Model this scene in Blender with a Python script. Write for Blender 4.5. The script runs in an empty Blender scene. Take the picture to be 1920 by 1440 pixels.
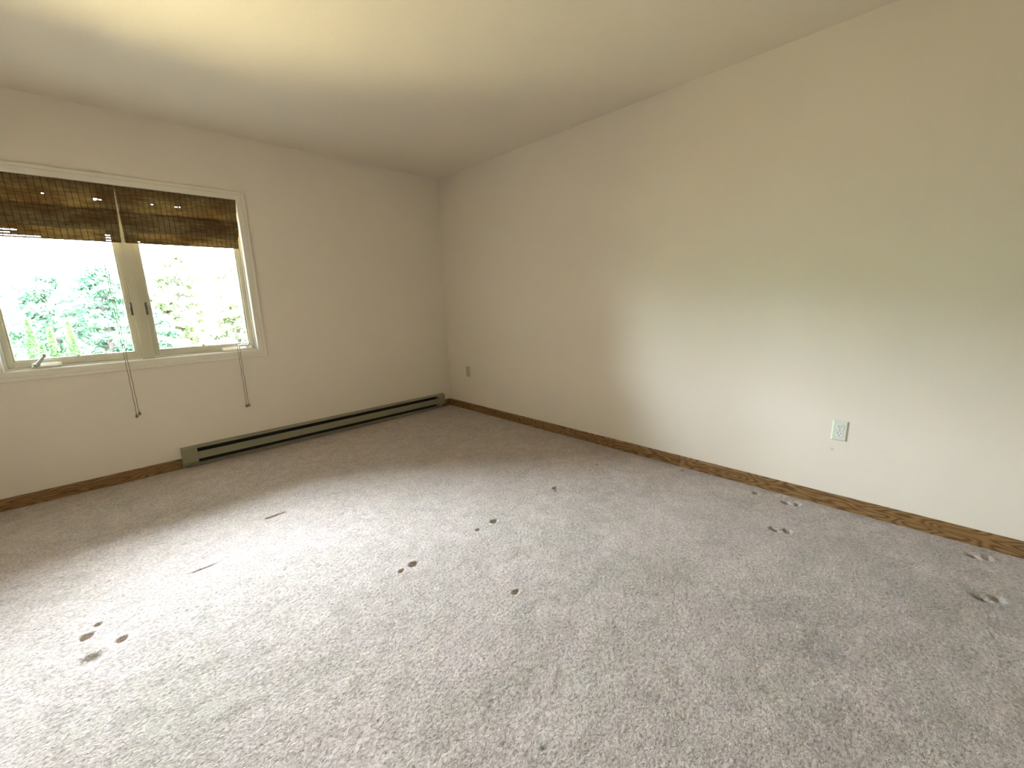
import bpy, bmesh, math, random
import numpy as np
from mathutils import Matrix, Vector

random.seed(7)
RNG = np.random.default_rng(7)
SC = bpy.context.scene
COL = SC.collection

# ------------------------------------------------------------------ camera
CAM = Vector((-2.7545, -3.8759, 1.1878))
FPX = 775.07
YAW, PIT, ROL = (math.radians(a) for a in (44.1362, 11.617, -1.6153))
fw = Vector((math.sin(YAW)*math.cos(PIT), math.cos(YAW)*math.cos(PIT), -math.sin(PIT)))
rt = Vector((math.cos(YAW), -math.sin(YAW), 0))
up = rt.cross(fw)
r2 = math.cos(ROL)*rt + math.sin(ROL)*up
u2 = -math.sin(ROL)*rt + math.cos(ROL)*up
cd = bpy.data.cameras.new('camera')
cam = bpy.data.objects.new('camera', cd)
COL.objects.link(cam)
cd.sensor_fit = 'HORIZONTAL'
cd.sensor_width = 36
cd.lens = FPX/1920*36
cd.clip_start = .02
cam.matrix_world = Matrix(((r2.x, u2.x, -fw.x, CAM.x), (r2.y, u2.y, -fw.y, CAM.y), (r2.z, u2.z, -fw.z, CAM.z), (0, 0, 0, 1)))
SC.camera = cam

# ------------------------------------------------------------------ view + sky
SC.view_settings.view_transform = 'Standard'
SC.view_settings.look = 'None'
SC.view_settings.gamma = 1
SC.view_settings.exposure = 0.73
SKY = 60.0
w = bpy.data.worlds.new('sky')
SC.world = w
w.use_nodes = True
wn, wl = w.node_tree.nodes, w.node_tree.links
wn.clear()
wo = wn.new('ShaderNodeOutputWorld'); bg = wn.new('ShaderNodeBackground')
tc = wn.new('ShaderNodeTexCoord'); sx = wn.new('ShaderNodeSeparateXYZ'); cr = wn.new('ShaderNodeValToRGB')
wl.new(tc.outputs['Generated'], sx.inputs[0]); wl.new(sx.outputs['Z'], cr.inputs[0])
# overcast brightness: the zenith brighter than the horizon
mm = wn.new('ShaderNodeMath'); mm.operation = 'MULTIPLY_ADD'; wl.new(sx.outputs['Z'], mm.inputs[0]); mm.inputs[1].default_value = SKY*.1; mm.inputs[2].default_value = SKY*1.5; mm.use_clamp = False
cr.color_ramp.elements[0].position = 0.0; cr.color_ramp.elements[0].color = (.70, .85, 1.0, 1)
cr.color_ramp.elements[1].position = .8; cr.color_ramp.elements[1].color = (.72, .86, 1.0, 1)
wl.new(cr.outputs[0], bg.inputs[0]); wl.new(mm.outputs[0], bg.inputs[1])
wl.new(bg.outputs[0], wo.inputs[0])
try:
    w.cycles.sampling_method = 'AUTOMATIC'
except Exception:
    pass
# thin sun high behind the house: it lights the lawn beyond the house's shadow and never enters the room
sl = bpy.data.lights.new('sun', 'SUN'); sl.energy = 135; sl.angle = math.radians(4); sl.color = (1, .93, .80)
so = bpy.data.objects.new('sun', sl); COL.objects.link(so); so.location = (0, -20, 30)
so.rotation_euler = Vector((-.12, .36, -1)).to_track_quat('-Z', 'Y').to_euler()
# daylight sampling guide filling the window opening (a portal gives off no light of its own)
pl = bpy.data.lights.new('window_daylight', 'AREA')
pl.shape = 'RECTANGLE'; pl.size = 1.30; pl.size_y = .80
try: pl.cycles.is_portal = True
except Exception: pass
po = bpy.data.objects.new('window_daylight', pl); COL.objects.link(po)
po.location = (-2.552, .125, 1.25); po.rotation_euler = (math.radians(-90), 0, 0)

# ------------------------------------------------------------------ helpers
def tag(o, label=None, cat=None, group=None, kind=None):
    if label: o['label'] = label
    if cat: o['category'] = cat
    if group: o['group'] = group
    if kind: o['kind'] = kind
    return o

class MB:
    """collects boxes, tubes and sheets; build() links them as ONE mesh object"""
    def __init__(s): s.v = []; s.f = []; s.m = []
    def add(s, vs, fs, m=0):
        b = len(s.v); s.v += [tuple(p) for p in vs]; s.f += [tuple(i+b for i in f) for f in fs]; s.m += [m]*len(fs); return s
    def box(s, x0, x1, y0, y1, z0, z1, m=0):
        vs = [(x, y, z) for z in (z0, z1) for y in (y0, y1) for x in (x0, x1)]
        return s.add(vs, [(0, 2, 3, 1), (4, 5, 7, 6), (0, 1, 5, 4), (2, 6, 7, 3), (0, 4, 6, 2), (1, 3, 7, 5)], m)
    def prism(s, prof, axis, a, b, m=0):
        """profile (list of 2D points) extruded along x or y"""
        n = len(prof)
        if axis == 'x': vs = [(a, p, q) for p, q in prof] + [(b, p, q) for p, q in prof]
        else: vs = [(p, a, q) for p, q in prof] + [(p, b, q) for p, q in prof]
        fs = [(i, (i+1) % n, n+(i+1) % n, n+i) for i in range(n)] + [tuple(range(n))[::-1], tuple(range(n, 2*n))]
        return s.add(vs, fs, m)
    def tube(s, pts, r, n=8, m=0):
        pts = [Vector(p) for p in pts]; rs = r if isinstance(r, (list, tuple)) else [r]*len(pts)
        vs = []; fs = []
        for i, p in enumerate(pts):
            d = (pts[min(i+1, len(pts)-1)]-pts[max(i-1, 0)]).normalized()
            a = d.cross(Vector((0, 1, 0)) if abs(d.y) < .9 else Vector((1, 0, 0))).normalized(); b = d.cross(a)
            for k in range(n):
                t = 2*math.pi*k/n; vs.append(p+(a*math.cos(t)+b*math.sin(t))*rs[i])
        for i in range(len(pts)-1):
            for k in range(n):
                fs.append((i*n+k, i*n+(k+1) % n, (i+1)*n+(k+1) % n, (i+1)*n+k))
        fs.append(tuple(range(n))[::-1]); fs.append(tuple(range((len(pts)-1)*n, len(pts)*n)))
        return s.add(vs, fs, m)
    def build(s, name, mats, parent=None, bevel=0, smooth=False, seg=2, loc=None):
        me = bpy.data.meshes.new(name)
        L = Vector(loc) if loc else Vector((0, 0, 0))
        me.from_pydata([tuple(Vector(p)-L) for p in s.v], [], s.f)
        for m in (mats if isinstance(mats, (list, tuple)) else [mats]): me.materials.append(m)
        me.polygons.foreach_set('material_index', s.m)
        bm = bmesh.new(); bm.from_mesh(me); bmesh.ops.recalc_face_normals(bm, faces=bm.faces); bm.to_mesh(me); bm.free()
        if smooth: me.polygons.foreach_set('use_smooth', [True]*len(me.polygons))
        o = bpy.data.objects.new(name, me); COL.objects.link(o)
        o.location = L
        if parent is not None:
            o.parent = parent
            o.location = L-Vector(parent.get('_w', (0, 0, 0))) if parent.type == 'EMPTY' or '_w' in parent else L
        if bevel:
            b = o.modifiers.new('bevel', 'BEVEL'); b.width = bevel; b.segments = seg; b.limit_method = 'ANGLE'; b.angle_limit = math.radians(35)
        return o

def empty(name, loc):
    o = bpy.data.objects.new(name, None); COL.objects.link(o); o.location = loc; o.empty_display_size = .05
    return o

def part(mb, name, mats, parent, **k):
    """build in world coordinates, then hang below the parent without moving"""
    o = mb.build(name, mats, **k)
    o.parent = parent
    q = parent; L = Vector((0, 0, 0))
    while q is not None: L += q.location; q = q.parent
    o.location = o.location-L
    return o

# ------------------------------------------------------------------ materials
def mat(name, col=(.8, .8, .8), rough=.6, spec=.3, metal=0):
    m = bpy.data.materials.new(name); m.use_nodes = True
    b = m.node_tree.nodes['Principled BSDF']
    b.inputs['Base Color'].default_value = (*col, 1); b.inputs['Roughness'].default_value = rough
    b.inputs['Specular IOR Level'].default_value = spec; b.inputs['Metallic'].default_value = metal
    return m, m.node_tree, b

def N(t, kind, **k):
    n = t.nodes.new(kind)
    for a, v in k.items(): setattr(n, a, v)
    return n

def noise(t, scale, detail=3, rough=.5, vec=None, stretch=None, dist=0):
    n = N(t, 'ShaderNodeTexNoise'); n.inputs['Scale'].default_value = scale; n.inputs['Detail'].default_value = detail
    n.inputs['Roughness'].default_value = rough; n.inputs['Distortion'].default_value = dist
    if vec is None:
        g = N(t, 'ShaderNodeNewGeometry'); vec = g.outputs['Position']
    if stretch:
        mp = N(t, 'ShaderNodeMapping'); mp.inputs['Scale'].default_value = stretch; t.links.new(vec, mp.inputs[0]); vec = mp.outputs[0]
    t.links.new(vec, n.inputs['Vector'])
    return n.outputs['Fac']

def ramp(t, fac, stops):
    r = N(t, 'ShaderNodeValToRGB'); e = r.color_ramp.elements
    while len(e) < len(stops): e.new(.5)
    for i, (p, c) in enumerate(stops):
        e[i].position = p; e[i].color = (*c, 1) if len(c) == 3 else c
    t.links.new(fac, r.inputs[0]); return r.outputs[0]

def mix(t, fac, a, b, mode='MIX'):
    m = N(t, 'ShaderNodeMix', data_type='RGBA', blend_type=mode)
    for s, v in ((m.inputs[0], fac), (m.inputs[6], a), (m.inputs[7], b)):
        if hasattr(v, 'links') or hasattr(v, 'is_linked'): t.links.new(v, s)
        elif isinstance(v, (int, float)): s.default_value = v
        else: s.default_value = (*v, 1)
    return m.outputs[2]

def mth(t, op, a, b=None, c=None):
    m = N(t, 'ShaderNodeMath', operation=op)
    for s, v in zip(m.inputs, (a, b, c)):
        if v is None: continue
        if hasattr(v, 'is_linked'): t.links.new(v, s)
        else: s.default_value = v
    return m.outputs[0]

def bump(t, b, h, strength, dist):
    n = N(t, 'ShaderNodeBump'); n.inputs['Strength'].default_value = strength; n.inputs['Distance'].default_value = dist
    t.links.new(h, n.inputs['Height']); t.links.new(n.outputs[0], b.inputs['Normal']); return n

def painted(name, col, col2, bstr=.25, stain=False):
    m, t, b = mat(name, col, .75, .2)
    c = mix(t, ramp(t, noise(t, 2.2, 2), [(.35, (0, 0, 0)), (.65, (1, 1, 1))]), col, col2)
    c = mix(t, ramp(t, noise(t, 170, 2, .7), [(.3, (.955, .955, .955)), (.7, (1, 1, 1))]), c, c, 'MIX') if False else c
    sp = ramp(t, noise(t, 210, 2, .6), [(.3, (.95, .95, .95)), (.7, (1.0, 1.0, 1.0))])
    c = mix(t, 1.0, c, sp, 'MULTIPLY')
    if stain:   # small grey scuff below the outlet
        g = N(t, 'ShaderNodeNewGeometry')
        d = N(t, 'ShaderNodeVectorMath', operation='DISTANCE'); t.links.new(g.outputs['Position'], d.inputs[0]); d.inputs[1].default_value = (0, -3.554, .329)
        k = ramp(t, d.outputs['Value'], [(.002, (1, 1, 1)), (.013, (0, 0, 0))])
        k2 = mth(t, 'MULTIPLY', k, .35)
        c = mix(t, k2, c, (.34, .31, .28))
    t.links.new(c, b.inputs['Base Color'])
    bump(t, b, noise(t, 260, 3, .6), bstr, .0012)
    return m

M_WALL = painted('wall_paint', (.85, .75, .62), (.84, .735, .605), stain=True)
M_CEIL = painted('ceiling_paint', (.86, .76, .62), (.85, .745, .605), .5)
M_TRIM = painted('casing_paint', (.84, .765, .63), (.82, .745, .61), .06)
M_JAMB = painted('jamb_paint', (.88, .86, .81), (.86, .84, .79), .05)
M_SASH = painted('sash_paint', (.68, .62, .47), (.60, .55, .40), .08)
M_HEAT = mat('heater_enamel', (.28, .25, .155), .45, .4)[0]
M_HEATD = mat('heater_enamel_shadow_gap', (.03, .028, .025), .8, .2)[0]
M_FIN = mat('heater_fins', (.10, .10, .10), .5, .4, .6)[0]
M_PLATE = mat('outlet_plastic', (.70, .70, .56), .35, .4)[0]
M_RECEP = mat('receptacle_plastic', (.78, .78, .68), .3, .4)[0]
M_ALMOND = mat('almond_plastic', (.55, .46, .31), .4, .4)[0]
M_SLOT = mat('slot_black', (.012, .012, .012), .6, .2)[0]
M_STEEL = mat('screw_steel', (.55, .55, .5), .35, .5, 1)[0]
M_BRONZE = mat('latch_bronze', (.13, .11, .07), .5, .4, .5)[0]
M_CRANK = mat('crank_grey', (.50, .50, .44), .4, .5, .2)[0]
M_CRANKW = mat('crank_white', (.84, .84, .86), .35, .5)[0]
M_CORD = mat('cord_string', (.22, .165, .09), .9, .1)[0]
M_TASSEL = mat('tassel_wood', (.26, .18, .09), .5, .3)[0]

def wood(name, axis):
    m, t, b = mat(name, (.3, .16, .07), .38, .4)
    st = (2.2, 14, 40) if axis == 'x' else (14, 2.2, 40)
    g = N(t, 'ShaderNodeNewGeometry')
    mp = N(t, 'ShaderNodeMapping'); mp.inputs['Scale'].default_value = (1.5, 6, 26) if axis == 'x' else (6, 1.5, 26)
    t.links.new(g.outputs['Position'], mp.inputs[0])
    bands = mth(t, 'SINE', mth(t, 'MULTIPLY', noise(t, 1.0, 1.5, .4, vec=g.outputs['Position'], stretch=(3.2, 1, 17) if axis == 'x' else (1, 3.2, 17)), 75))
    bands = mth(t, 'MULTIPLY_ADD', bands, .5, .5)
    c = ramp(t, bands, [(0, (.155, .075, .022)), (.3, (.25, .130, .042)), (1, (.34, .19, .070))])
    fine = ramp(t, noise(t, 30, 4, .7, stretch=(1, 8, 30) if axis == 'x' else (8, 1, 30)), [(.35, (.6, .6, .6)), (.6, (1, 1, 1))])
    c = mix(t, 1.0, c, fine, 'MULTIPLY')
    t.links.new(c, b.inputs['Base Color']); bump(t, b, bands, .1, .0006)
    return m
M_OAKX, M_OAKY = wood('oak_x', 'x'), wood('oak_y', 'y')

def carpet():
    m, t, b = mat('carpet_pile', (.5, .45, .4), .95, .05)
    big = noise(t, .9, 3, .55, dist=.6); mid = noise(t, 4.2, 4, .6, dist=.5)
    base = mix(t, ramp(t, big, [(.38, (0, 0, 0)), (.62, (1, 1, 1))]), (.575, .475, .40), (.53, .45, .37))
    base = mix(t, ramp(t, mid, [(.40, (0, 0, 0)), (.66, (1, 1, 1))]), base, (.585, .472, .41))
    base = mix(t, 1.0, base, ramp(t, noise(t, 13, 5, .7, dist=.8), [(.36, (.82, .815, .80)), (.6, (1.05, 1.05, 1.05))]), 'MULTIPLY')
    # worn traffic soil: heavier toward the camera-right part of the room, blotchy
    g = N(t, 'ShaderNodeNewGeometry'); s = N(t, 'ShaderNodeSeparateXYZ'); t.links.new(g.outputs['Position'], s.inputs[0])
    along = mth(t, 'SUBTRACT', mth(t, 'MULTIPLY', s.outputs['X'], .55), mth(t, 'MULTIPLY', s.outputs['Y'], .45))   # grows to the right and towards the camera
    k = ramp(t, mth(t, 'MULTIPLY_ADD', along, .42, .22), [(.0, (0, 0, 0)), (.95, (1, 1, 1))])
    bl = ramp(t, noise(t, 2.6, 6, .68, dist=.9), [(.44, (0, 0, 0)), (.70, (1, 1, 1))])
    fac = mth(t, 'MULTIPLY', mth(t, 'MULTIPLY', k, bl), .58)
    base = mix(t, fac, base, (.27, .225, .175))
    # separate shoe marks and stains
    for (x, y, r, a, c) in STAINS:
        d = N(t, 'ShaderNodeVectorMath', operation='DISTANCE'); d.inputs[1].default_value = (x, y, 0)
        fl = N(t, 'ShaderNodeVectorMath', operation='MULTIPLY'); fl.inputs[1].default_value = (1, 1, 0); t.links.new(g.outputs['Position'], fl.inputs[0])
        t.links.new(fl.outputs[0], d.inputs[0])
        dd = mth(t, 'ADD', d.outputs['Value'], mth(t, 'MULTIPLY', mth(t, 'SUBTRACT', noise(t, 9 if r > .05 else 40, 4, .7), .5), r*1.8))
        f = ramp(t, dd, [(max(r*.25, .001), (1, 1, 1)), (r, (0, 0, 0))])
        base = mix(t, mth(t, 'MULTIPLY', f, a), base, c)
    sp = ramp(t, noise(t, 95, 4, .72), [(.34, (.54, .52, .505)), (.48, (.93, .93, .93)), (.68, (1.28, 1.28, 1.28))])
    c = mix(t, 1.0, base, sp, 'MULTIPLY')
    t.links.new(c, b.inputs['Base Color'])
    b.inputs['Sheen Weight'].default_value = .25; b.inputs['Sheen Roughness'].default_value = .6
    h = mth(t, 'ADD', noise(t, 80, 4, .7, dist=.4), mth(t, 'MULTIPLY', noise(t, 30, 3, .6, dist=.5), .45))
    bump(t, b, h, .9, .009)
    return m
BR = (.36, .28, .20)
STAINS = [(-1.21, -3.18, .16, .35, BR), (-.9, -2.75, .22, .25, BR), (-.62, -3.9, .16, .25, (.27, .25, .21)), (-1.05, -3.62, .13, .28, (.26, .23, .20)),
          (-1.2, -3.75, .09, .30, (.26, .23, .20)), (-.5, -4.15, .12, .35, (.25, .23, .19)), (-.25, -3.3, .2, .2, BR), (-1.95, -1.35, .2, .16, (.42, .40, .30)),
          (-2.42, -1.22, .12, .22, (.36, .33, .22)), (-2.093, -3.272, .012, .8, (.05, .045, .04)), (-2.92, -1.413, .010, .8, (.06, .05, .045)),
          (-.8, -3.35, .05, .4, BR), (-1.55, -3.55, .05, .25, (.28, .25, .22)), (-.45, -3.85, .07, .25, (.22, .2, .17)), (-.3, -3.55, .22, .18, (.33, .29, .25)),
          (-1.0, -1.25, .25, .18, BR), (-.35, -.95, .2, .2, BR), (-1.7, -.75, .12, .15, BR)]
M_CARPET = carpet()

# ------------------------------------------------------------------ room shell
XL, YF, H = -3.85, -5.3, 2.44
WX0, WX1, WZ0, WZ1 = -3.237, -1.870, .828, 1.998          # rough opening
TH = .12
mb = MB()
mb.box(XL-.12, WX0, 0, TH, -.3, H+.12); mb.box(WX1, .12, 0, TH, -.3, H+.12)
mb.box(WX0, WX1, 0, TH, -.3, WZ0); mb.box(WX0, WX1, 0, TH, WZ1, H+.12)
tag(mb.build('wall_back', M_WALL), kind='structure')
tag(MB().box(0, .12, YF-.12, -.0, -.3, H+.12).build('wall_right', M_WALL), kind='structure')
tag(MB().box(XL-.12, XL, YF-.12, 0, -.3, H+.12).build('wall_left', M_WALL), kind='structure')
tag(MB().box(XL, 0, YF-.12, YF, -.3, H+.12).build('wall_front', M_WALL), kind='structure')
tag(MB().box(XL, 0, YF, 0, H, H+.12).build('ceiling', M_CEIL), kind='structure')
# unseen eave soffit outside, over the window, sized to shape the daylight
tag(MB().box(-7.5, 3.0, TH, .58, 2.46, 2.64).build('trim_1', mat('soffit', (.5, .48, .44), .8)[0]), kind='structure')

# ------------------------------------------------------------------ carpeted floor: a fine grid with the furniture dents pressed in
# (x, y, radius along x, radius along y, depth, yaw)
DENTS = [(-1.908, -2.314, .018, .013, .017), (-1.972, -2.319, .012, .009, .010), (-1.400, -2.311, .017, .012, .016), (-1.517, -2.311, .012, .008, .008),
         (-.860, -2.294, .017, .012, .015), (-.885, -2.325, .012, .009, .007), (-.358, -2.281, .016, .012, .015), (-.475, -2.294, .012, .009, .010),
         (-2.988, -1.797, .016, .014, .016), (-2.893, -1.913, .014, .012, .012), (-2.973, -1.953, .026, .024, .010), (-2.957, -1.743, .012, .009, .007),
         (-1.712, -2.789, .016, .008, .009), (-.475, -3.425, .016, .02, .014), (-.452, -3.475, .018, .016, .012),
         (-.115, -3.395, .016, .018, .012), (-.100, -3.445, .02, .012, .010), (-.100, -3.233, .016, .016, .013),
         (-.485, -4.13, .018, .022, .014), (-.455, -4.17, .02, .018, .010), (-.125, -4.12, .016, .018, .012), (-.105, -4.16, .022, .014, .008),
         (-.066, -1.304, .016, .022, .010), (-.071, -2.772, .012, .012, .008), (-2.60, -1.62, .05, .006, .005)]
def axis_lines(a, b, cs, base=.010, fine=.0033, rad=.05):
    p = [a]
    while p[-1] < b-1e-6:
        d = min([abs(p[-1]-c) for c in cs]+[9])
        p.append(min(b, p[-1]+(fine if d < rad else base)))
    return np.array(p)
xs = axis_lines(XL, 0, [d[0] for d in DENTS]+[-2.22]); ys = axis_lines(YF, 0, [d[1] for d in DENTS]+[-1.34])
X, Y = np.meshgrid(xs, ys)
Z = np.zeros_like(X)
def vnoise(X, Y, s, seed):
    r = np.random.default_rng(seed); G = r.standard_normal((256, 256))
    u = X*s+1000.3; v = Y*s+1000.7
    i = np.floor(u).astype(int); j = np.floor(v).astype(int); fx = u-i; fy = v-j
    fx = fx*fx*(3-2*fx); fy = fy*fy*(3-2*fy); g = lambda a, c: G[a % 256, c % 256]
    return (g(i, j)*(1-fx)+g(i+1, j)*fx)*(1-fy)+(g(i, j+1)*(1-fx)+g(i+1, j+1)*fx)*fy
Z += .0006*vnoise(X+.5*Y, Y-.3*X, 22, 1)+.0003*vnoise(X, Y, 60, 2)+.0016*vnoise(X, Y, 5, 3)
for (cx, cy, rx, ry, dp) in DENTS:
    q = ((X-cx)/rx)**2+((Y-cy)/ry)**2
    Z -= 1.3*dp*np.exp(-q**1.6*.8)
    Z += dp*.05*np.exp(-((np.sqrt(q)-2.0)/.6)**2)
# rectangular foot mark in front of the window and one long crease
q = (np.clip(np.abs((X+2.22)+.0*(Y))-.055, 0, None)/.004)**2+(np.clip(np.abs(Y+1.34)-.018, 0, None)/.004)**2
Z -= .007*np.exp(-q)
edge = np.minimum(np.minimum(-X, X-XL), np.minimum(-Y, Y-YF)); Z *= np.clip(edge/.03, 0, 1)
Z -= .002
ny, nx = X.shape
V = np.stack([X.ravel(), Y.ravel(), Z.ravel()], 1)
I = np.arange(nx*ny).reshape(ny, nx)
F = np.stack([I[:-1, :-1].ravel(), I[:-1, 1:].ravel(), I[1:, 1:].ravel(), I[1:, :-1].ravel()], 1)
me = bpy.data.meshes.new('floor')
me.vertices.add(len(V)); me.vertices.foreach_set('co', V.ravel())
me.loops.add(F.size); me.loops.foreach_set('vertex_index', F.ravel().astype(np.int32))
me.polygons.add(len(F)); me.polygons.foreach_set('loop_start', np.arange(0, F.size, 4, dtype=np.int32))
try: me.polygons.foreach_set('loop_total', np.full(len(F), 4, dtype=np.int32))
except Exception: pass
me.update(calc_edges=True); me.polygons.foreach_set('use_smooth', np.ones(len(F), bool))
me.materials.append(M_CARPET)
fl = bpy.data.objects.new('floor', me); COL.objects.link(fl); tag(fl, kind='structure')

# ------------------------------------------------------------------ baseboards
BH, BT = .0745, .012
def bb_prof(sign=1):
    return [(0, -.01), (-BT, -.01), (-BT, BH-.012), (-BT*.75, BH-.004), (-BT*.35, BH), (0, BH)]
HX0, HX1 = -2.492, -.112       # heater ends
o = MB().prism(bb_prof(), 'x', XL+.0, HX0-.004).build('baseboard_back', M_OAKX, bevel=.001); tag(o, kind='structure')
o = MB().prism(bb_prof(), 'x', HX1+.003, -BT).build('baseboard_back', M_OAKX, bevel=.001); tag(o, kind='structure')
o = MB().prism(bb_prof(), 'y', -2.7205, -.0).build('baseboard_right', M_OAKY, bevel=.0008); tag(o, kind='structure')
o = MB().prism(bb_prof(), 'y', YF, -2.7225).build('baseboard_right', M_OAKY, bevel=.0008); tag(o, kind='structure')
o = MB().prism([(XL, -.01), (XL+BT, -.01), (XL+BT, BH-.012), (XL+BT*.35, BH), (XL, BH)], 'y', YF, -BT).build('baseboard_left', M_OAKY); tag(o, kind='structure')
o = MB().prism([(YF, -.01), (YF+BT, -.01), (YF+BT, BH-.012), (YF+BT*.35, BH), (YF, BH)], 'x', XL+BT, -BT).build('baseboard_front', M_OAKX); tag(o, kind='structure')

# ------------------------------------------------------------------ electric baseboard heater
he = empty('baseboard_heater', ((HX0+HX1)/2, -.03, 0))
tag(he, 'long low beige metal baseboard heater along the foot of the window wall', 'heater')
D = .052
hz = .148
mb = MB()     # back, sloping top, bottom
mb.prism([(-.001, 0), (-.001, .158), (-.004, .159), (-D, hz), (-D, hz-.005), (-.004, .152), (-.006, .0)], 'x', HX0, HX1)
part(mb, 'casing', M_HEAT, he, bevel=.0008)
def end_panel(x0, x1):
    part(MB().box(x0, x1, -D-.001, -.006, .040, hz-.001), 'end_cover', M_HEAT, he, bevel=.002)
end_panel(HX0, HX0+.094); end_panel(HX1-.092, HX1)
gx0, gx1 = HX0+.095, HX1-.093
part(MB().prism([(-D, .059), (-D, .112), (-D+.002, .115), (-D+.004, .112), (-D+.004, .059), (-D+.010, .057), (-D+.008, .055)], 'x', gx0, gx1), 'front_panel', M_HEAT, he)
mb = MB().tube([(gx0, -.027, .085), (gx1, -.027, .085)], .008, 8)
x = gx0+.01
while x < gx1-.01:
    mb.box(x, x+.0006, -.044, -.010, .062, .108); x += .0085
part(mb, 'heating_element', M_FIN, he)
part(MB().box(gx0, gx1, -.0075, -.0062, .02, .150), 'gap_shade_liner', M_HEATD, he)  # near-black sheet standing in for the shade inside the heater gaps
part(MB().prism([(-.006, .004), (-.034, .004), (-.040, .008), (-.040, .015), (-.038, .015), (-.038, .010), (-.033, .007), (-.006, .010)], 'x', HX0+.004, HX1-.004), 'bottom_rail', M_HEAT, he, bevel=.0006)

# ------------------------------------------------------------------ window
X0, X1, Z0, Z1 = -3.225, -1.882, .840, 1.986
wi = empty('window_1', ((X0+X1)/2, .05, Z0)); tag(wi, kind='structure')
cw = .062; cy0 = -.016
mb = MB()
def cas(pts_in, pts_out):   # one mitred length of casing with a rounded outer band
    (a, b), (c, d) = pts_in; (e, f), (g, h) = pts_out
    def lerp(p, q, t): return (p[0]+(q[0]-p[0])*t, p[1]+(q[1]-p[1])*t)
    prof = [(0, 0.0), (0, -.009), (.06, -.011), (.55, -.012), (.60, -.0105), (.66, -.0145), (.80, cy0), (.93, cy0), (1, -.012), (1, 0.0)]
    vs = []
    for (s, t) in (((a, b), (e, f)), ((c, d), (g, h))):
        for k, y in prof:
            q = lerp(s, t, k); vs.append((q[0], y, q[1]))
    n = len(prof); fs = [(i, i+1, n+i+1, n+i) for i in range(n-1)]+[(n-1, 0, n, 2*n-1)]
    fs += [tuple(range(n))[::-1], tuple(range(n, 2*n))]
    return MB().add(vs, fs)
I4 = [(X0, Z0), (X1, Z0), (X1, Z1), (X0, Z1)]; O4 = [(X0-cw, Z0-cw), (X1+cw, Z0-cw), (X1+cw, Z1+cw), (X0-cw, Z1+cw)]
for i in range(4):
    j = (i+1) % 4
    part(cas((I4[i], I4[j]), (O4[i], O4[j])), 'casing', M_TRIM, wi, bevel=.0006)
# jambs
mb = MB()
mb.box(WX0+.001, X0, -.002, TH, WZ0+.001, WZ1-.001); mb.box(X1, WX1-.001, -.002, TH, WZ0+.001, WZ1-.001)
mb.box(X0, X1, -.002, TH, Z1, WZ1-.001)
mb.box(X0, X1, -.002, TH, WZ0+.001, Z0+.002)
part(mb, 'jamb', M_JAMB, wi, bevel=.0008)
# stops
SF = .058    # room-side face of sashes
mb = MB()
mb.box(X0, X0+.010, SF-.014, TH, Z0+.002, Z1); mb.box(X1-.010, X1, SF-.014, TH, Z0+.002, Z1); mb.box(X0+.01, X1-.01, SF-.014, TH, Z1-.012, Z1)
mb.box(X0+.01, X1-.01, SF-.012, TH, Z0+.002, Z0+.012)
part(mb, 'stop', M_TRIM, wi, bevel=.0015)
# mullion
MX0, MX1 = -2.592, -2.526
part(MB().box(MX0, MX1, .036, .118, Z0+.002, Z1-.012), 'mullion', M_SASH, wi, bevel=.003)
part(MB().box(MX0+.018, MX1-.018, .0325, .0355, Z0+.014, Z1-.012), 'mullion_strip', M_SASH, wi, bevel=.0008)
glass, t, b = mat('window_glass', (1, 1, 1), .0, .5)
t.nodes.remove(b); out = t.nodes['Material Output']
tr = N(t, 'ShaderNodeBsdfTransparent'); tr.inputs[0].default_value = (.95, .955, .955, 1)
gl = N(t, 'ShaderNodeBsdfGlossy'); gl.inputs['Roughness'].default_value = .02
fr = N(t, 'ShaderNodeFresnel'); fr.inputs[0].default_value = 1.45
ms = N(t, 'ShaderNodeMixShader'); t.links.new(fr.outputs[0], ms.inputs[0]); t.links.new(tr.outputs[0], ms.inputs[1]); t.links.new(gl.outputs[0], ms.inputs[2]); t.links.new(ms.outputs[0], out.inputs[0])

def sash(x0, x1, clip_x):
    """casement sash between x0 and x1 with rebated rails, glass pane and screen clip"""
    sw, rb = .026, .050
    z0, z1 = Z0+.014, Z1-.014
    mb = MB()
    for a, c in ((x0, x0+sw), (x1-sw, x1)): mb.box(a, c, SF, .100, z0, z1)
    mb.box(x0+sw, x1-sw, SF, .100, z0, z0+rb-.012); mb.box(x0+sw, x1-sw, SF, .100, z1-.04, z1)
    s = part(mb, 'sash', M_SASH, wi, bevel=.002)
    mb = MB(); a, c, e, f = x0+sw, x1-sw, z0+rb-.012, z1-.04
    g_ = .009
    mb.box(a, a+g_, SF+.012, .090, e, f); mb.box(c-g_, c, SF+.012, .090, e, f)
    mb.box(a+g_, c-g_, SF+.012, .090, e, e+g_); mb.box(a+g_, c-g_, SF+.012, .090, f-g_, f)
    part(mb, 'glazing_bead', M_SASH, s, bevel=.0015)
    part(MB().box(a+g_*.5, c-g_*.5, .080, .083, e+g_*.5, f-g_*.5), 'glass_pane', glass, s)
    part(MB().box(clip_x-.008, clip_x+.008, SF-.001, SF+.012, e, e+.014).box(clip_x-.010, clip_x+.010, SF-.003, SF+.010, e+.013, e+.020), 'screen_clip', M_SASH, s, bevel=.001)
    return s
sL = sash(X0+.012, MX0-.001, -2.905); sR = sash(MX1+.001, X1-.012, -2.232)
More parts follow.
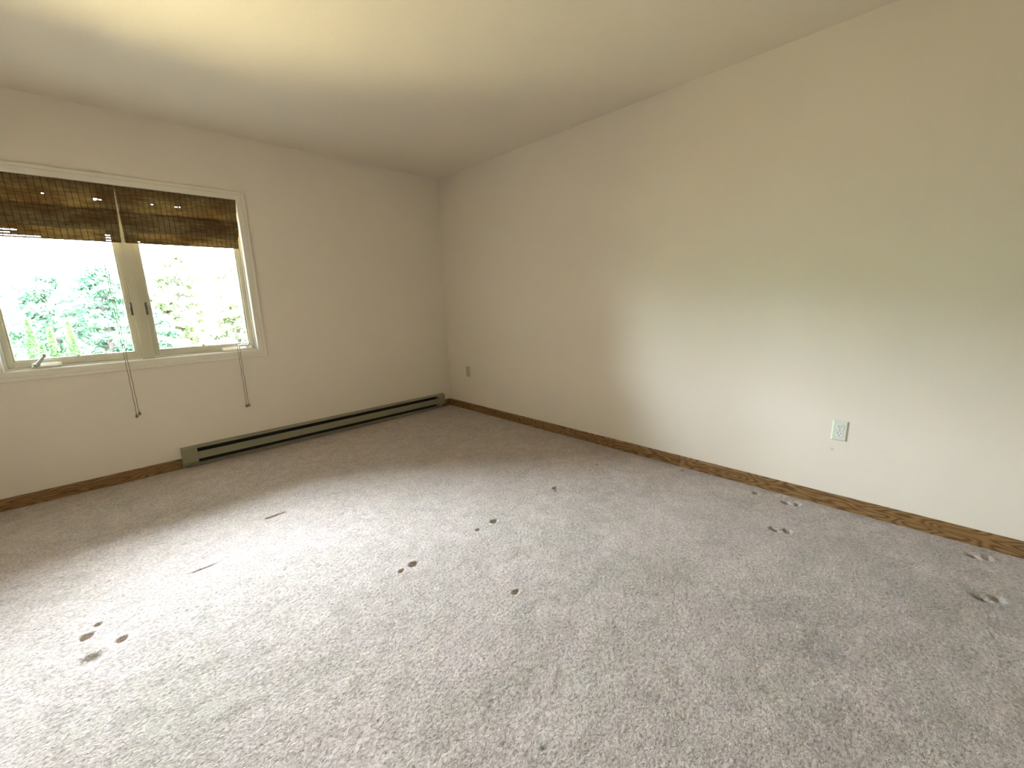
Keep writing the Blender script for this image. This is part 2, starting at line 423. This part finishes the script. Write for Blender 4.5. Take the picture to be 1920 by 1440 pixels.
# latches beside the mullion
for sx_, s in ((MX0, -1), (MX1, 1)):
    a = sx_+s*.001; xx = sorted((a, a+s*.013))
    la = part(MB().box(xx[0], xx[1], .036, .0575, 1.150, 1.232), 'latch', M_BRONZE, wi, bevel=.002)
    part(MB().prism([(.024, 1.222), (.036, 1.20), (.036, 1.226), (.028, 1.236)], 'x', xx[0]+.002, xx[1]-.002), 'lever', M_BRONZE, la, bevel=.001)
# crank operators
def crank(xa, xb, m, folded):
    c = empty('crank', ((xa+xb)/2, .02, Z0+.014)); c.parent = wi; c.location = Vector(((xa+xb)/2, .02, Z0+.014))-wi.location
    part(MB().prism([(.008, Z0+.0025), (SF-.001, Z0+.0125), (SF-.001, Z0+.034), (.040, Z0+.036), (.012, Z0+.016)], 'x', xa, xb), 'operator_cover', M_SASH if not folded else M_TRIM, c, bevel=.003)
    if not folded:
        p0 = (xa+.028, .020, Z0+.026); p1 = (xa+.064, .006, Z0+.078)
        mb = MB().tube([p0, (xa+.034, .012, Z0+.040), (xa+.054, .008, Z0+.066), p1], [.0095, .009, .0075, .007], 10)
        mb.tube([(xa+.02, .020, Z0+.016), (xa+.024, .016, Z0+.036)], .0115, 12)
        part(mb, 'handle', m, c, smooth=True)
        part(MB().tube([(p1[0]-.001, .008, p1[2]-.006), (p1[0]+.001, .006, p1[2]+.006), (p1[0]+.003, .004, p1[2]+.016)], [.007, .009, .0075], 12), 'knob', m, c, smooth=True)
    else:
        mb = MB().tube([(xb-.098, .014, Z0+.040), (xb-.08, .012, Z0+.044), (xb-.045, .014, Z0+.043), (xb-.030, .020, Z0+.032)], [.008, .0105, .010, .009], 12)
        part(mb, 'handle', m, c, smooth=True)
        part(MB().tube([(xb-.030, .018, Z0+.036), (xb-.022, .014, Z0+.062)], [.006, .0045], 10), 'knob', m, c, smooth=True)
crank(-3.115, -2.985, M_CRANK, False)
crank(-2.12, -1.915, M_CRANKW, True)

# ------------------------------------------------------------------ woven bamboo shades
def bamboo():
    m, t, b = mat('bamboo_reed', (.3, .19, .08), .65, .25)
    n1 = noise(t, 60, 3, .6, stretch=(.12, 1, 8)); n2 = noise(t, 3.2, 3, .6, stretch=(1, 1, 2.5))
    c = ramp(t, n1, [(.25, (.15, .095, .038)), (.5, (.255, .19, .088)), (.8, (.42, .33, .17))])
    c = mix(t, ramp(t, n2, [(.4, (0, 0, 0)), (.62, (1, 1, 1))]), c, mix(t, 1.0, c, (.62, .50, .40), 'MULTIPLY'))
    c = mix(t, 1.0, c, ramp(t, noise(t, 25, 3, .7, stretch=(.6, 1, 3)), [(.35, (.7, .68, .66)), (.65, (1.25, 1.25, 1.2))]), 'MULTIPLY')
    t.links.new(c, b.inputs['Base Color'])
    tl = N(t, 'ShaderNodeBsdfTranslucent'); t.links.new(c, tl.inputs[0])
    ms = N(t, 'ShaderNodeMixShader'); ms.inputs[0].default_value = .30
    t.links.new(b.outputs[0], ms.inputs[1]); t.links.new(tl.outputs[0], ms.inputs[2]); t.links.new(ms.outputs[0], t.nodes['Material Output'].inputs[0])
    return m
M_BAM = bamboo()
M_THR = mat('weave_thread', (.10, .055, .02), .9, .1)[0]

def woven(prof, xl, xr, holes, thr_off):
    """reeds laid along a (y, z) profile between xl(z) and xr(z), tied by upright threads"""
    P = [Vector(p) for p in prof]; L = [0]
    for a, b_ in zip(P, P[1:]): L.append(L[-1]+(b_-a).length)
    def at(s):
        for i in range(len(P)-1):
            if s <= L[i+1] or i == len(P)-2:
                k = (s-L[i])/(L[i+1]-L[i]); d = (P[i+1]-P[i]).normalized(); return P[i]+(P[i+1]-P[i])*k, d
    pitch = .0040; reeds = MB(); s = pitch/2; i = 0
    while s < L[-1]:
        p, d = at(s); nrm = Vector((-d.y, d.x))*(1 if True else 1)
        jit = .0003*(1 if i % 2 else -1)
        hh = .00235; ht = .0006
        z = p[1]; a, c = xl(z)+random.uniform(-.002, .002), xr(z)+random.uniform(-.002, .002)
        segs = [(a, c)]
        for (hx0, hx1, hz0, hz1, gap) in holes:
            if hz0 <= z <= hz1:
                segs = [q for (u, v) in segs for q in (((u, hx0), (hx1, v)) if u < hx0 and v > hx1 else ((u, v),))]
                if gap: pass
        for (u, v) in segs:
            vs = []
            for xx in (u, v):
                for (k, l) in ((-hh, -ht), (hh, -ht), (hh, ht), (-hh, ht)):
                    q = p+d*k+nrm*(l+jit); vs.append((xx, q[0], q[1]))
            reeds.add(vs, [(0, 1, 2, 3), (7, 6, 5, 4), (0, 4, 5, 1), (1, 5, 6, 2), (2, 6, 7, 3), (3, 7, 4, 0)])
        s += pitch; i += 1
    thr = MB(); npt = max(2, int(L[-1]/.012)); x = -9
    k = 0
    while True:
        f = .012+k*.0295
        pts = []
        for j in range(npt+1):
            p, d = at(L[-1]*j/npt); nrm = Vector((-d.y, d.x)); q = p+nrm*thr_off
            pts.append((xl(p[1])+f, q[0], q[1]))
        if f > xr(1.8)-xl(1.8)-.004: break
        thr.tube(pts, .0017, 5); k += 1
    return reeds, thr

def blind(x_tl, x_tr, x_bl, x_br, cordx, cord_z, label, holesA, holesC):
    zt, zb = 1.984, 1.626
    r = empty('bamboo_blind', ((x_tl+x_tr)/2, .0, zt)); tag(r, label, 'blind', 'woven bamboo shades in the window')
    xl = lambda z: x_bl+(x_tl-x_bl)*(z-zb)/(zt-zb); xr = lambda z: x_br+(x_tr-x_br)*(z-zb)/(zt-zb)
    part(MB().box(x_tl, x_tr, .004, .024, zt-.020, zt+.0), 'head_rail', M_TASSEL, r)
    # face sheet, then the gathered folds
    A = [(.001, zt), (.000, 1.90), (-.003, 1.835), (-.009, 1.812), (-.016, 1.806), (-.0175, 1.812), (-.017, 1.82)]
    B = [(-.004, 1.826), (-.018, 1.824), (-.030, 1.812), (-.031, 1.77), (-.026, 1.722), (-.019, 1.702), (-.013, 1.700), (-.011, 1.712), (-.010, 1.80)]
    C_ = [(-.002, 1.81), (-.005, 1.76), (-.008, 1.70), (-.010, 1.665), (-.010, zb)]
    for prof, h in ((A, holesA), (B, []), (C_, holesC)):
        reeds, thr = woven(prof, xl, xr, h, -.0016 if prof[0][1] > prof[-1][1] else .0016)
        w_ = part(reeds, 'woven_panel', M_BAM, r)
        part(thr, 'thread', M_THR, w_)
    part(MB().box(xl(zb)+.004, xr(zb)-.004, -.0125, -.0075, zb-.001, zb+.006), 'bottom_bar', M_BAM, r)
    # pull cords, hanging clear of the sill, and their tassels
    for k, (dx, zz) in enumerate(zip((-.0075, .0075), cord_z)):
        pts = []
        n = 40
        for j in range(n+1):
            z = 1.63+(zz+.022-1.63)*j/n; tw = .0012*math.sin(j*1.7+k*2)
            x = cordx+dx*(.55+.45*j/n)+tw; y = -.024-.006*min(1, j/12)+.001*math.sin(j*.9)
            pts.append((x, y, z))
        c = part(MB().tube(pts, .0015, 6), 'cord', M_CORD, r)
        e = pts[-1]
        part(MB().tube([(e[0], e[1], e[2]+.002), (e[0], e[1], e[2]-.004), (e[0], e[1], e[2]-.014), (e[0], e[1], e[2]-.020), (e[0], e[1], e[2]-.024)],
                       [.003, .0055, .0085, .0075, .003], 12), 'tassel', M_TASSEL, c, smooth=True)
    return r
blind(-3.222, -2.5650, -3.216, -2.582, -2.682, (.447, .462), 'left woven bamboo shade, its lower edge frayed with light gaps, half raised',
      [(-2.895, -2.884, 1.888, 1.892, 0), (-2.672, -2.655, 1.889, 1.893, 0), (-2.672, -2.660, 1.880, 1.884, 0), (-2.650, -2.636, 1.884, 1.888, 0)],
      [(a+.002, a+.0265, z, z+.0039, 0) for z, x0_, x1_ in ((1.668, -3.20, -3.03), (1.652, -3.20, -3.08), (1.636, -3.20, -2.94)) for a in [-3.216+.012+.0295*q for q in range(9)] if x0_ <= a+.02 <= x1_+.02]
      +[(-2.652, -2.630, z, z+.0039, 0) for z in (1.636, 1.651, 1.666)])
blind(-2.5605, -1.884, -2.562, -1.912, -2.022, (.388, .391), 'right woven bamboo shade, hanging nearest the room corner, half raised',
      [(-2.390, -2.380, 1.888, 1.892, 0), (-2.262, -2.248, 1.888, 1.892, 0), (-2.238, -2.232, 1.888, 1.891, 0)],
      [(-2.505, -2.488, 1.634, 1.638, 0)])

# ------------------------------------------------------------------ wall outlets (on the right wall, facing -x)
def outlet(yc, zc, w2, h2, mp, mr, label):
    r = empty('wall_outlet', (0, yc, zc)); tag(r, label, 'outlet', 'outlets on the right wall')
    p = [(0, -w2, -h2), (0, w2, -h2), (0, w2, h2), (0, -w2, h2)]
    b_ = .0065; q = [(-.006, -w2+b_, -h2+b_), (-.006, w2-b_, -h2+b_), (-.006, w2-b_, h2-b_), (-.006, -w2+b_, h2-b_)]
    mb = MB().add([(a, yc+b, zc+c) for a, b, c in p+q], [(3, 2, 1, 0), (4, 5, 6, 7), (0, 1, 5, 4), (1, 2, 6, 5), (2, 3, 7, 6), (3, 0, 4, 7)])
    part(mb, 'cover_plate', mp, r, bevel=.0008)
    for s in (1, -1):
        cz = zc+s*.0195; ring = []
        for k in range(28):
            t_ = 2*math.pi*k/28; ring.append((yc+.0172*math.cos(t_), cz+max(-.0135, min(.0135, .0172*math.sin(t_)))))
        vs = [(-.0058, a, c) for a, c in ring]+[(-.0078, a, c) for a, c in ring]
        n = 28
        rc = part(MB().add(vs, [(i, (i+1) % n, n+(i+1) % n, n+i) for i in range(n)]+[tuple(range(n, 2*n)), tuple(range(n))[::-1]]), 'receptacle', mr, r, bevel=.0005)
        for dy, hh in ((.0062, .0042), (-.0062, .0034)):
            part(MB().box(-.0082, -.0077, yc+dy-.0012, yc+dy+.0012, cz+.0015, cz+.0015+hh*2), 'slot', M_SLOT, rc)
        gh = [(yc+.0026*math.cos(a), cz-.0062+.0026*math.sin(a)) for a in [math.pi*2*k/12 for k in range(12)]]
        part(MB().add([(-.0077, a, c) for a, c in gh]+[(-.0082, a, c) for a, c in gh], [(i, (i+1) % 12, 12+(i+1) % 12, 12+i) for i in range(12)]+[tuple(range(12, 24))]), 'ground_hole', M_SLOT, rc)
    part(MB().tube([(-.0055, yc, zc), (-.0068, yc, zc)], .0032, 12), 'screw', M_STEEL if mp is M_PLATE else mp, r)
outlet(-3.5763, .4404, .035, .057, M_PLATE, M_RECEP, 'ivory wall outlet with two white sockets, on the bright nearer part of the right wall')
outlet(-.3560, .4260, .034, .057, M_ALMOND, M_ALMOND, 'small darker beige outlet plate close to the room corner above the baseboard')

# ------------------------------------------------------------------ outside: lawn, hedge of arborvitae, trees
GZ = -2.55
def leafmat(name, col, col2, tl=.3, scale=1.4):
    m, t, b = mat(name, col, .7, .15)
    c = mix(t, ramp(t, noise(t, scale, 4, .7), [(.35, (0, 0, 0)), (.65, (1, 1, 1))]), col, col2)
    t.links.new(c, b.inputs['Base Color'])
    tr = N(t, 'ShaderNodeBsdfTranslucent'); t.links.new(c, tr.inputs[0])
    ms = N(t, 'ShaderNodeMixShader'); ms.inputs[0].default_value = tl
    t.links.new(b.outputs[0], ms.inputs[1]); t.links.new(tr.outputs[0], ms.inputs[2]); t.links.new(ms.outputs[0], t.nodes['Material Output'].inputs[0])
    return m
M_LEAFC = leafmat('leaf_cool', (.064, .112, .062), (.034, .075, .045))
M_LEAFY = leafmat('leaf_yellow', (.125, .140, .062), (.075, .098, .045))
M_ARBOR = leafmat('arborvitae_green', (.045, .088, .024), (.026, .058, .020))
M_BARK = mat('bark', (.05, .042, .035), .9, .1)[0]
m, t, b = mat('lawn', (.10, .17, .05), .9, .1)
t.links.new(mix(t, noise(t, .8, 4, .6), (.40, .335, .20), (.34, .295, .165)), b.inputs['Base Color']); M_LAWN = m
m, t, b = mat('shaded_far_lawn', (.11, .10, .06), .95, .05)  # far lawn with shade put into its colour, to dim the upper walls
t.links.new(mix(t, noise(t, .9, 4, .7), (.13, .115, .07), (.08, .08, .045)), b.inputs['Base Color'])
tag(MB().box(-60, 60, 8.5, 90, GZ-.3, GZ+.02).build('shaded_far_lawn', m), kind='structure')
o = MB().box(-60, 60, .3, 8.5, GZ-.3, GZ).build('lawn', M_LAWN); tag(o, kind='structure')
o['kind'] = 'structure'
tag(MB().box(-7.5, 3.0, .02, TH-.001, GZ, -.3).build('trim_2', M_TRIM), kind='structure')

def leaves(centres, size, n_up=.3):
    n = len(centres)
    nrm = RNG.standard_normal((n, 3)); nrm[:, 2] += n_up; nrm /= np.linalg.norm(nrm, axis=1)[:, None]
    a = np.cross(nrm, RNG.standard_normal((n, 3))); a /= np.linalg.norm(a, axis=1)[:, None]; b_ = np.cross(nrm, a)
    s = (size*RNG.uniform(.6, 1.3, n))[:, None]
    V = np.stack([centres-a*s, centres-b_*s*.45, centres+a*s, centres+b_*s*.45], 1).reshape(-1, 3)
    return V
def leafobj(name, V, m, parent=None, loc=(0, 0, 0)):
    me = bpy.data.meshes.new(name); n = len(V)//4
    me.vertices.add(len(V)); me.vertices.foreach_set('co', V.astype(np.float32).ravel())
    me.loops.add(4*n); me.loops.foreach_set('vertex_index', np.arange(4*n, dtype=np.int32))
    me.polygons.add(n); me.polygons.foreach_set('loop_start', np.arange(0, 4*n, 4, dtype=np.int32))
    try: me.polygons.foreach_set('loop_total', np.full(n, 4, dtype=np.int32))
    except Exception: pass
    me.update(calc_edges=True); me.materials.append(m)
    o = bpy.data.objects.new(name, me); COL.objects.link(o)
    if parent: o.parent = parent
    return o
def arborvitae(x, y, ztop, r, label):
    h = ztop-GZ
    root = empty('arborvitae', (x, y, GZ)); tag(root, label, 'shrub', 'arborvitae outside the left pane')
    n = 5200; t_ = RNG.uniform(0, 1, n)**.8; th = RNG.uniform(0, 2*math.pi, n)
    rr = r*(1-t_**2.2)**.8*(.82+.25*np.sin(th*5+t_*14)*.5)*RNG.uniform(.72, 1.05, n)
    c = np.stack([rr*np.cos(th), rr*np.sin(th), .12+t_*(h-.12)], 1)
    leafobj('foliage', leaves(c, .07, .8), M_ARBOR, root)
    MB().tube([(0, 0, 0), (0, 0, h*.7)], [.06, .02], 8).build('trunk', M_BARK).parent = root
def tree(x, y, ztop, r, m, label, group, dens=1.0, leaf=.13, low=.18):
    h = ztop-GZ
    root = empty('tree', (x, y, GZ)); tag(root, label, 'tree', group)
    mb = MB().tube([(0, 0, 0), (.1, 0, h*.4), (0, .1, h*.85)], [.16, .11, .03], 8)
    C = []
    nb = int(46*dens)
    for k in range(nb):
        z = h*(low+(1-low)*((k+.5)/nb)*.98); f = (z/h-low)/(1-low)
        R_ = r*(math.sin(math.pi*min(1, .14+f*.86))**.7); a = k*2.4+random.uniform(-.4, .4); d = R_*random.uniform(.35, 1)
        c = np.array([d*math.cos(a), d*math.sin(a), z]); s = r*random.uniform(.16, .32)
        mb.tube([(0, .05, z*.82), tuple(c)], [.035, .008], 5)
        n = int(190*random.uniform(.6, 1.3))
        q = RNG.standard_normal((n, 3)); q /= np.linalg.norm(q, axis=1)[:, None]; q *= (RNG.uniform(0, 1, n)**.4)[:, None]
        C.append(c+q*np.array([s*1.35, s*1.35, s*.6]))
    leafobj('foliage', leaves(np.concatenate(C), leaf, .6), m, root)
    mb.build('trunk', M_BARK).parent = root
AV = [(-5.17, .50, .21, 'leftmost arborvitae of the hedge, cut by the sash stile'), (-4.62, .95, .24, 'second arborvitae from the left, one of the tallest in the hedge'),
      (-4.15, .62, .17, 'short slim arborvitae between the two tallest of the hedge'), (-3.66, .82, .21, 'tall yellow-green arborvitae at the right end of the hedge row'),
      (-4.38, .1, .24, 'low bushy arborvitae standing at the front of the hedge'), (-3.84, -.25, .22, 'lowest round arborvitae, front right of the hedge')]
for i, (x, zt, r, lb) in enumerate(AV): arborvitae(x, 18-(.62 if i > 3 else 0), zt, r, lb)
TR = [(-7.6, 28, 3.1, 1.9, M_LEAFC, 'leafy tree at the left edge of the left pane', 1.3),
      (-5.0, 34, 3.4, 2.2, M_LEAFC, 'tall pale leafy tree rising above the arborvitae hedge', 1.3),
      (-2.7, 28, 3.6, 1.7, M_LEAFC, 'green spreading tree behind the cords in the left pane', 1.3),
      (-1.4, 21, 1.2, 1.2, M_LEAFC, 'low bluish green tree just left of the mullion', 1.2),
      (-.35, 25, 2.0, 1.1, M_LEAFY, 'small yellow-green tree right beside the mullion in the right pane', 1.2),
      (.8, 29, 4.6, 1.5, M_LEAFY, 'tall airy yellow-green tree in the middle of the right pane', 1.0),
      (2.5, 23, 1.6, 1.3, M_LEAFY, 'low pale shrubby tree at the right side of the right pane', .8),
      (4.4, 31, 4.8, 1.7, M_LEAFY, 'thin airy tree at the right edge of the right pane', .5)]
for (x, y, zt, r, m, lb, dn) in TR: tree(x, y, zt, r, m, lb, 'trees seen through the window', dn)
# unseen green rise far behind the trees, added to cut the low sky light
hx = np.linspace(-110, 80, 120); hy = np.linspace(40, 75, 22)
HX, HY = np.meshgrid(hx, hy)
top = 7.6+np.where(HX < -12, 3.5*(1-np.exp(-(-12-HX)/14)), 0)+np.where(HX > 8, 3*(1-np.exp(-(HX-8)/14)), 0)
HZ = GZ-.4+top*np.sin(np.clip((HY-40)/18, 0, 1)*math.pi/2)+.6*vnoise(HX, HY, .25, 9)*np.clip((HY-40)/8, 0, 1)
vs = np.stack([HX.ravel(), HY.ravel(), HZ.ravel()], 1); n_, m_ = HX.shape; II = np.arange(n_*m_).reshape(n_, m_)
fs = np.stack([II[:-1, :-1].ravel(), II[:-1, 1:].ravel(), II[1:, 1:].ravel(), II[1:, :-1].ravel()], 1)
o = MB().add([tuple(p) for p in vs.tolist()], [tuple(f) for f in fs.tolist()]).build('added_hills', leafmat('added_hill_green', (.11, .155, .10), (.08, .12, .085), 0, .5), smooth=True)
tag(o, kind='structure')

# ------------------------------------------------------------------ tidy
for o in bpy.data.objects:
    if o.parent is None and o.type == 'EMPTY' and 'category' not in o and o.get('kind') != 'structure':
        o['kind'] = 'structure'
